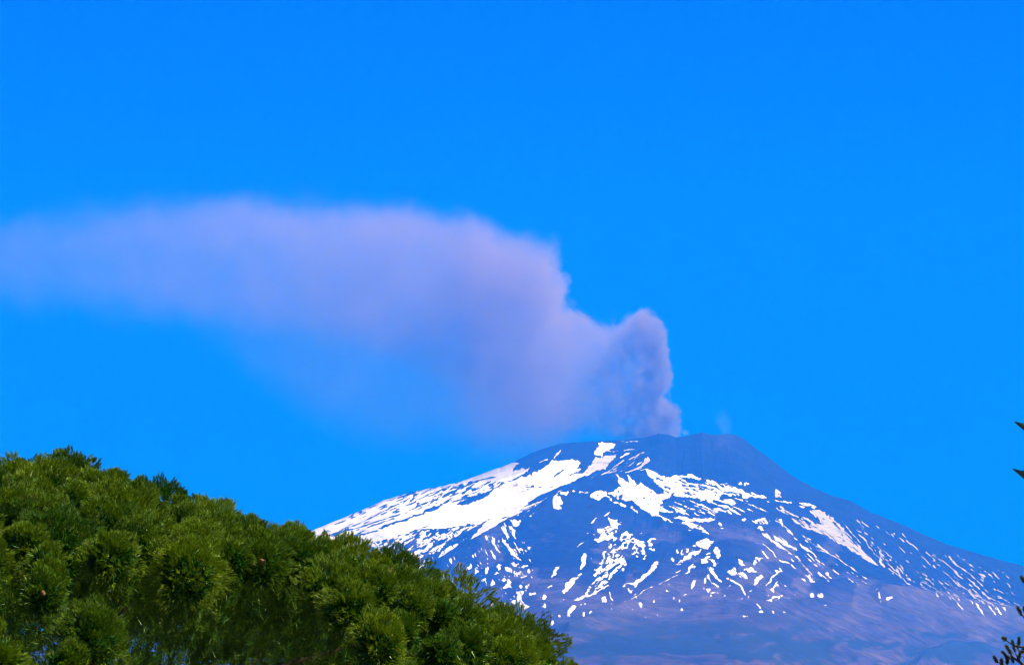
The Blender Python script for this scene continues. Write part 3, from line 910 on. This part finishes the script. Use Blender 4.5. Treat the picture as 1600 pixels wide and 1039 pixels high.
def frames(ax):
    ref = np.where(np.abs(ax[:, 2:3]) > 0.9, np.array([[1.0, 0, 0]]), np.array([[0, 0, 1.0]]))
    e1 = unit(np.cross(ax, ref))
    return e1, np.cross(ax, e1)


def brush(P, A, per, ln, length, width, spread, hue, dead, rng):
    """needles set round shoots: P base (n,3), A axis (n,3), per needles each -> verts, tris, hue, dead"""
    k = len(P)
    P, A = np.repeat(P, per, 0), np.repeat(A, per, 0)
    Lr = np.repeat(ln, per)
    e1, e2 = frames(A)
    N = k * per
    tpos = rng.random(N) ** 0.8
    ph = rng.random(N) * 2 * np.pi
    sp = np.radians(rng.uniform(spread[0], spread[1], N)) * (1.15 - 0.6 * tpos)
    rd = e1 * np.cos(ph)[:, None] + e2 * np.sin(ph)[:, None]
    d = unit(A * np.cos(sp)[:, None] + rd * np.sin(sp)[:, None] + rng.normal(0, 0.1, (N, 3)))
    b = P + A * (tpos * Lr)[:, None]
    nl = length * rng.uniform(0.75, 1.15, N)
    tip = b + d * nl[:, None]
    side = unit(np.cross(d, rng.normal(0, 1, (N, 3)))) * (width * 0.5)
    V = np.stack([b - side, b + side, tip], 1).reshape(-1, 3)
    Fc = np.arange(3 * N).reshape(N, 3)
    return V, Fc, np.repeat(np.repeat(hue, per) + rng.normal(0, 0.06, N), 3), np.repeat(np.repeat(dead, per), 3)


# ================================================================ stone pine
def stone_pine():
    rng = np.random.default_rng(5)
    cx, cy, cz = at(10, 700, 31.0)
    ztop = cz - 0.16
    R = 6.0
    PR = [0, 0.5, 1.5, 2.5, 3.1, 3.95, 4.55, 5.1, 5.6, 6.0, 6.5]
    PD = [0, 0.03, 0.29, 0.68, 0.88, 1.06, 1.34, 1.58, 1.92, 2.28, 2.9]
    root = bpy.data.objects.new('stone_pine', None)
    COL.objects.link(root)
    root.location = (cx, cy, 0)
    tag(root, 'huge rounded stone pine crown filling the lower left corner', 'pine tree')

    def surf(x, y):
        r = math.hypot(x, y)
        return ztop - float(np.interp(r, PR, PD))

    # boughs end in rounded, closely packed heads of needles
    def hollow(x, y, r, r0, w):
        d_ = np.abs((np.arctan2(y, x) - math.radians(-58) + np.pi) % (2 * np.pi) - np.pi)
        return (d_ < math.radians(w)) & (r > r0)

    boughs = []          # x, y, z, radius, tone, outward direction
    for _ in range(14000):
        r, th = 6.4 * math.sqrt(rng.random()), rng.random() * 2 * math.pi
        x, y, a = r * math.cos(th), r * math.sin(th), rng.choice([0.26, 0.36, 0.46, 0.6])
        if any((x - b[0]) ** 2 + (y - b[1]) ** 2 < (0.64 * (a + b[3])) ** 2 for b in boughs): continue
        if hollow(x, y, r, 4.4, 14): continue
        sl = (surf(x * (r - .4) / r, y * (r - .4) / r) - surf(x * (r + .4) / r, y * (r + .4) / r)) / 0.8
        on = Vector((sl * x / max(r, .01), sl * y / max(r, .01), 1.0)).normalized()
        boughs.append((x, y, surf(x, y) + 0.12 - 0.85 * a + rng.normal(0, 0.02), a, rng.normal(0, 1), on))
    # lower heads round the rim
    for k in range(190):
        th = 2 * math.pi * rng.random()
        r = rng.uniform(5.7, 6.5)
        x, y = r * math.cos(th), r * math.sin(th)
        if hollow(x, y, r, 5.0, 18): continue
        on = Vector((x / r, y / r, 0.5)).normalized()
        boughs.append((x, y, surf(x, y) - rng.uniform(0.55, 1.3), rng.uniform(0.24, 0.42), rng.normal(0, 1), on))

    V, Fc, Hu, De = [], [], [], []
    off = 0
    for (x, y, z, a, h, on) in boughs:
        u_px = W / 2 + (cx + x) * F / (cy + y)
        seen = u_px > -90 and y < 3.0
        k = int((2300 if seen else 230) * (a / 0.45) ** 2)
        d = unit(rng.normal(0, 1, (k, 3)))
        onv = np.array(on)
        dot = d @ onv
        d = np.where((dot < -0.7)[:, None], d - 2 * dot[:, None] * onv, d)
        knobs = unit(rng.normal(0, 1, (int(60 * (a / 0.45) ** 1.9) + 3, 3)) + onv * 0.4)
        kd = (d @ knobs.T)
        lim = 1 - 0.5 * (0.115 / a) ** 2
        kb = np.maximum(0, (kd.max(1) - lim) / (1 - lim))
        ok = (kb > 0.03) | (rng.random(k) < 0.22)
        d, kd, kb = d[ok], kd[ok], kb[ok]
        k = len(d)
        kr = rng.uniform(0.78, 1.12, len(knobs))[kd.argmax(1)]
        rr = a * (1 - 0.12 / a * (1 - np.sqrt(kb))) * kr * rng.uniform(0.88, 1.0, k)
        yaw = rng.random() * 6.3
        st = rng.uniform(0.78, 1.3)
        cyw, syw = math.cos(yaw), math.sin(yaw)
        qx, qy = d[:, 0] * cyw + d[:, 1] * syw, -d[:, 0] * syw + d[:, 1] * cyw
        shp = np.stack([qx * st * cyw - qy / st * syw, qx * st * syw + qy / st * cyw, d[:, 2] * rng.uniform(0.85, 1.15)], 1)
        ax = unit(d * 0.8 + 0.55 * knobs[kd.argmax(1)] + np.array([0, 0, 0.25]) + rng.normal(0, 0.22, (k, 3)))
        P = np.array([x, y, z]) + shp * rr[:, None] - ax * 0.05
        hue = np.clip(0.42 + 0.13 * h + rng.normal(0, 0.1, k), 0, 1.2)
        dead = np.where(rng.random(k) < 0.004, 0.8, 0.0)
        v, f, hh, dd = brush(P, ax, 17 if seen else 9, rng.uniform(0.025, 0.05, k), 0.040, 0.0042 if seen else 0.013, (8, 46), hue, dead, rng)
        V.append(v); Fc.append(f + off); Hu.append(hh); De.append(dd)
        off += len(v)
        # crowded dark blades added inside each head to block light from its underside
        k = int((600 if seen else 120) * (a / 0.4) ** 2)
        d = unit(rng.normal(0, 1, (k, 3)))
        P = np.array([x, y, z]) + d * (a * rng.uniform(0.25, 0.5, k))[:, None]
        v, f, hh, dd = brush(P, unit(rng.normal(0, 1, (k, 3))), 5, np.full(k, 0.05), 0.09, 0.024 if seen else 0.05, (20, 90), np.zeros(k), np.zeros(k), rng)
        V.append(v); Fc.append(f + off); Hu.append(hh); De.append(dd)
        off += len(v)
    # added inner needles close the crown from within; their darker hue paints shade
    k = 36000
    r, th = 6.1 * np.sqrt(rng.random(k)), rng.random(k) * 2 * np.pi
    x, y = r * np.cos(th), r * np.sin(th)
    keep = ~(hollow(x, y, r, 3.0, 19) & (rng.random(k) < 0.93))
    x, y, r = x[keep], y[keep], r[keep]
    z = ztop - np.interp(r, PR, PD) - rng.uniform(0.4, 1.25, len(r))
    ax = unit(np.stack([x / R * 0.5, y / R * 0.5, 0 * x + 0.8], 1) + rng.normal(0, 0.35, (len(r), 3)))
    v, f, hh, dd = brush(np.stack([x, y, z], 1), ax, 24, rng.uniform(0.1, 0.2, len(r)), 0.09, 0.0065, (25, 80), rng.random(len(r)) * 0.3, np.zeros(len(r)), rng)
    V.append(v); Fc.append(f + off); Hu.append(hh); De.append(dd)
    me = mesh_np('crown', np.concatenate(V), np.concatenate(Fc))
    attr_f(me, 'hue', np.clip(np.concatenate(Hu), 0, 1.3))
    attr_f(me, 'dead', np.concatenate(De))
    link('crown', me, needle_mat('pine_needles', (0.018, 0.090, 0.003), (0.250, 0.350, 0.004)), root)  # low base colour puts shade into the inner needles

    bark = bark_mat('pine_bark', (0.07, 0.045, 0.035), (0.16, 0.11, 0.085))
    tk = MB()
    zf = ztop - 4.6
    tk.tube([(0.3, 0.2, -0.1), (0.22, 0.15, 0.3), (0.12, 0.1, 2), (-0.05, 0, 5), (0.05, 0, zf - 1), (0, 0, zf + 0.4)], [0.62, 0.46, 0.4, 0.36, 0.34, 0.3], 14)
    tk.build('trunk', bark, root)
    for k in range(12):
        th = 2 * math.pi * (k + 0.4 * rng.random()) / 12
        mb = MB()
        rl = rng.uniform(4.3, 5.4)
        if abs((th - math.radians(-58) + math.pi) % (2 * math.pi) - math.pi) < math.radians(24): rl = 3.3
        ex, ey = rl * math.cos(th), rl * math.sin(th)
        ez = surf(ex, ey) - 0.75
        z0 = zf - 0.2 + 0.5 * rng.random()
        pts = [(0, 0, z0), (ex * .3, ey * .3, z0 + (ez - z0) * .42 + .1), (ex * .65, ey * .65, z0 + (ez - z0) * .8 + .1), (ex, ey, ez)]
        mb.tube(pts, [0.17, 0.12, 0.07, 0.015], 8)
        # twigs to the nearest boughs
        near = sorted(boughs, key=lambda b: abs(math.atan2(b[1], b[0]) - math.atan2(math.sin(th), math.cos(th))))[:400]
        for b in near:
            q = min(0.95, max(0.25, math.hypot(b[0], b[1]) / rl - 0.15))
            i = min(2, int(q * 3)); fq = q * 3 - i
            p0 = Vector(pts[i]).lerp(Vector(pts[i + 1]), min(1, fq))
            p1 = Vector(b[:3]) - Vector(b[5]) * 0.15
            if (p1 - p0).length > 0.8 or p1.z < p0.z or rng.random() < 0.4: continue
            md = p0.lerp(p1, 0.55) + Vector((0, 0, -0.12))
            mb.tube([p0, md, p1], [0.035, 0.024, 0.012], 5)
        mb.build('branch', bark, root)

    cone_m = bark_mat('pine_cone', (0.08, 0.035, 0.012), (0.20, 0.10, 0.03), 40)
    spots = [(85, 772), (62, 933), (203, 975), (392, 891), (409, 893), (618, 989)]
    for (u, v) in spots:
        # the point of the foliage surface seen there
        best = None
        for b in boughs:
            uu = W / 2 + (cx + b[0]) * F / (cy + b[1])
            tv = (b[2] - EYE) / (cy + b[1])
            vv = H / 2 - F * math.tan(math.atan(tv) - PITCH)
            dd = math.hypot(uu - u, vv - v) + 6 * (cy + b[1] - 25)
            if best is None or dd < best[0]: best = (dd, b)
        b = best[1]
        tow = Vector((-(cx + b[0]), -(cy + b[1]), 2.5)).normalized()
        c = Vector(b[:3]) + tow * (b[3] * 0.8)
        mb = bmesh.new()
        bmesh.ops.create_uvsphere(mb, u_segments=10, v_segments=9, radius=1.0)
        for q in mb.verts:
            sc = 1 + 0.16 * math.sin(9 * q.co.z + 5 * math.atan2(q.co.y, q.co.x))
            q.co = Vector((q.co.x * 0.021 * sc, q.co.y * 0.021 * sc, q.co.z * 0.036))
        me = bpy.data.meshes.new('pine_cone')
        mb.to_mesh(me); mb.free()
        o = link('pine_cone', me, cone_m, root, c)
        o.rotation_euler = (random.uniform(0.4, 1.6), random.uniform(-1, 1), random.uniform(0, 6))


stone_pine()


# ================================================================ norfolk pine (right edge)
def norfolk_pine():
    rng = random.Random(3)
    Y = 70.0
    px = Y / (F * CP)
    tx, _, _ = at(1660, 700, Y)
    root = bpy.data.objects.new('norfolk_pine', None)
    COL.objects.link(root)
    root.location = (tx, Y, 0)
    tag(root, 'tiered norfolk pine with pointed grey green fronds poking in at the right edge', 'pine tree')
    fol = needle_mat('norfolk_frond', (0.07, 0.10, 0.065), (0.20, 0.24, 0.16), trans=0.15)
    bark = bark_mat('norfolk_bark', (0.05, 0.04, 0.035), (0.11, 0.09, 0.075), 9)
    ztip = at(1660, 470, Y)[2]
    mb = MB()
    mb.tube([(0, 0, -0.1), (0, 0, 4), (0, 0, 12), (0, 0, ztip)], [0.34, 0.28, 0.16, 0.02], 10)
    mb.build('trunk', bark, root)
    crown = MB()
    hue = []
    # whorls: height of the branch tips and how far they reach; the ones seen are measured
    whorls = [(at(0, v, Y)[2], r) for v, r in ((500, .25), (560, .5), (612, .78), (660, 1.12), (733, 1.20), (800, 1.15), (868, 1.18), (938, 1.2), (1010, 1.25))]
    z = whorls[-1][0] - 1.15
    while z > 5.0:
        whorls.append((z, 1.3 + 0.05 * (whorls[-1][0] - z)))
        z -= 1.15
    for i, (zt, reach) in enumerate(whorls):
        nb = 6
        th0 = math.pi if i in (2, 3, 4) else math.pi + math.pi / nb
        if i > 4: reach = min(reach, 0.86 / math.cos(math.pi / nb)) if i < 10 else reach
        for k in range(nb):
            th = th0 + 2 * math.pi * k / nb + (0 if k == 0 and i in (2, 3, 4) else rng.uniform(-0.06, 0.06))
            out = Vector((math.cos(th), math.sin(th), 0))
            side = Vector((-math.sin(th), math.cos(th), 0))
            rise = 0.74 * reach
            R_ = []
            for q in range(9):
                s_ = q / 8
                R_.append(out * (0.05 + (reach - 0.05) * s_) + Vector((0, 0, zt - rise * (1 - s_) ** 1.0 - 0.04 * math.sin(math.pi * s_))))
            crown.tube(R_, [0.03 - 0.002 * q for q in range(9)], 5)
            # cords of leaves standing up from the rib in a shallow V
            m_ = int(reach / 0.034)
            for j in range(m_):
                s_ = 0.2 + 0.8 * j / m_
                p = R_[0].lerp(R_[-1], s_) + Vector((0, 0, -0.03 * math.sin(math.pi * s_)))
                ln = (1 - s_) * rise * 0.95 + 0.03
                ln = min(ln, 0.42)
                for sg in (-1, 0, 1):
                    l2 = ln * rng.uniform(0.85, 1.08)
                    d = Vector((0, 0, 1)) + out * 0.35 + side * (sg * 0.75)
                    d.normalize()
                    crown.tube([p, p + d * l2 * 0.5 + out * 0.01, p + d * l2 + out * 0.03], [0.015, 0.016, 0.006], 4, cap=False)
    o = crown.build('crown', fol, root)
    nvv_ = len(o.data.vertices)
    hv_ = np.clip(np.repeat(RNG.random(nvv_ // 12 + 1), 12)[:nvv_], 0, 1)
    attr_f(o.data, 'hue', hv_)
    attr_f(o.data, 'dead', np.zeros(nvv_))


norfolk_pine()


# ================================================================ dark conifer (lower right corner)
def corner_conifer():
    rng = np.random.default_rng(8)
    Y = 45.0
    root = bpy.data.objects.new('conifer_tree', None)
    COL.objects.link(root)
    tx, _, _ = at(1742, 900, Y)
    root.location = (tx, Y, 0)
    tag(root, 'dark thin conifer twigs with clumped needles in the lower right corner', 'conifer')
    bark = bark_mat('conifer_bark', (0.03, 0.022, 0.018), (0.07, 0.05, 0.04), 20)
    L = lambda u, v, dy=0.0: Vector(at(u, v, Y + dy)) - Vector((tx, Y, 0))
    ztop = L(1742, 850).z
    mb = MB()
    mb.tube([(0.1, 0, -0.1), (0.05, 0, 4), (0, 0, 9), (0, 0, ztop)], [0.2, 0.16, 0.1, 0.02], 10)
    tw = mb
    tufts = []            # base, direction, length
    # limbs seen in the corner, each as a chain of survey points
    chains = [([(1742, 1075), (1660, 1052), (1618, 1046), (1598, 1038), (1586, 1029), (1580, 1023)], 0.016),
              ([(1598, 1038), (1590, 1026), (1585, 1018)], 0.008),
              ([(1618, 1046), (1590, 1042), (1566, 1041), (1560, 1034)], 0.008),
              ([(1742, 1040), (1650, 1022), (1612, 1012), (1592, 1010), (1582, 1007), (1573, 1001)], 0.011),
              ([(1612, 1012), (1600, 1017), (1592, 1016), (1588, 1010)], 0.008),
              ([(1742, 985), (1660, 978), (1618, 972), (1601, 966), (1596, 958)], 0.012),
              ([(1742, 930), (1660, 922), (1618, 915), (1603, 909)], 0.012),
              ([(1742, 1078), (1630, 1060), (1590, 1056), (1574, 1044)], 0.010),
              ([(1742, 1100), (1650, 1085), (1600, 1080), (1560, 1070)], 0.016)]
    for c, r in chains:
        pts = [L(u, v, 0.25 * math.sin(u * 0.05)) for u, v in c]
        tw.tube(pts, [r * 1.35 * (1.6 - 1.1 * i / (len(pts) - 1)) for i in range(len(pts))], 6)
    seen = [((1581, 1024), (-0.5, 1), 19), ((1586, 1019), (-0.15, 1), 20), ((1591, 1013), (0.1, 1), 17), ((1596, 1021), (0.5, 1), 14), ((1577, 1030), (-0.8, 0.9), 16), ((1560, 1036), (-0.7, 1), 12),
            ((1566, 1040), (-0.2, 1), 9), ((1574, 1038), (0.0, 1), 11), ((1572.5, 1001), (-0.8, 0.8), 5), ((1597, 962), (-0.5, 1), 15), ((1600, 956), (0.2, 1), 10),
            ((1602, 911), (-0.6, 0.9), 11), ((1590, 1032), (0.3, 1), 13), ((1600, 1030), (0.4, 1), 15), ((1584, 1036), (-0.3, 1), 10)]
    for (u, v), (du, dv_), ln in seen:
        tufts.append((L(u, v, rng.uniform(-0.1, 0.1)), Vector((du, rng.uniform(-0.4, 0.4), dv_)).normalized(), ln * Y / F))
    # the rest of the tree, out of the picture
    for i in range(46):
        z = rng.uniform(3.5, ztop - 0.2)
        th = rng.uniform(-2.2, 2.2)
        ln = rng.uniform(0.7, 1.15) * min(1, 0.35 + (ztop - z) * 0.25)
        d = Vector((math.cos(th), math.sin(th), 0.35))
        p0 = Vector((0, 0, z))
        tw.tube([p0, p0 + d * ln * 0.6, p0 + d * ln + Vector((0, 0, 0.15))], [0.02, 0.014, 0.007], 5)
        for q in range(9):
            s_ = rng.uniform(0.35, 1.0)
            tufts.append((p0 + d * ln * s_, Vector((d.x * 0.5 + rng.normal(0, .4), d.y * 0.5 + rng.normal(0, .4), 0.9)).normalized(), rng.uniform(0.12, 0.2)))
    tw.build('trunk', bark, root)
    P = np.array([tuple(p) for p, d, l in tufts])
    A = np.array([tuple(d) for p, d, l in tufts])
    ln = np.array([l for p, d, l in tufts])
    V, Fc, hu, de = brush(P, A, 230, ln * 0.85, 0.062, 0.013, (18, 62), rng.random(len(P)), np.zeros(len(P)), rng)
    me = mesh_np('crown', V, Fc)
    attr_f(me, 'hue', hu)
    attr_f(me, 'dead', de)
    link('crown', me, needle_mat('conifer_needles', (0.03, 0.05, 0.018), (0.11, 0.13, 0.04), trans=0.15), root)


corner_conifer()
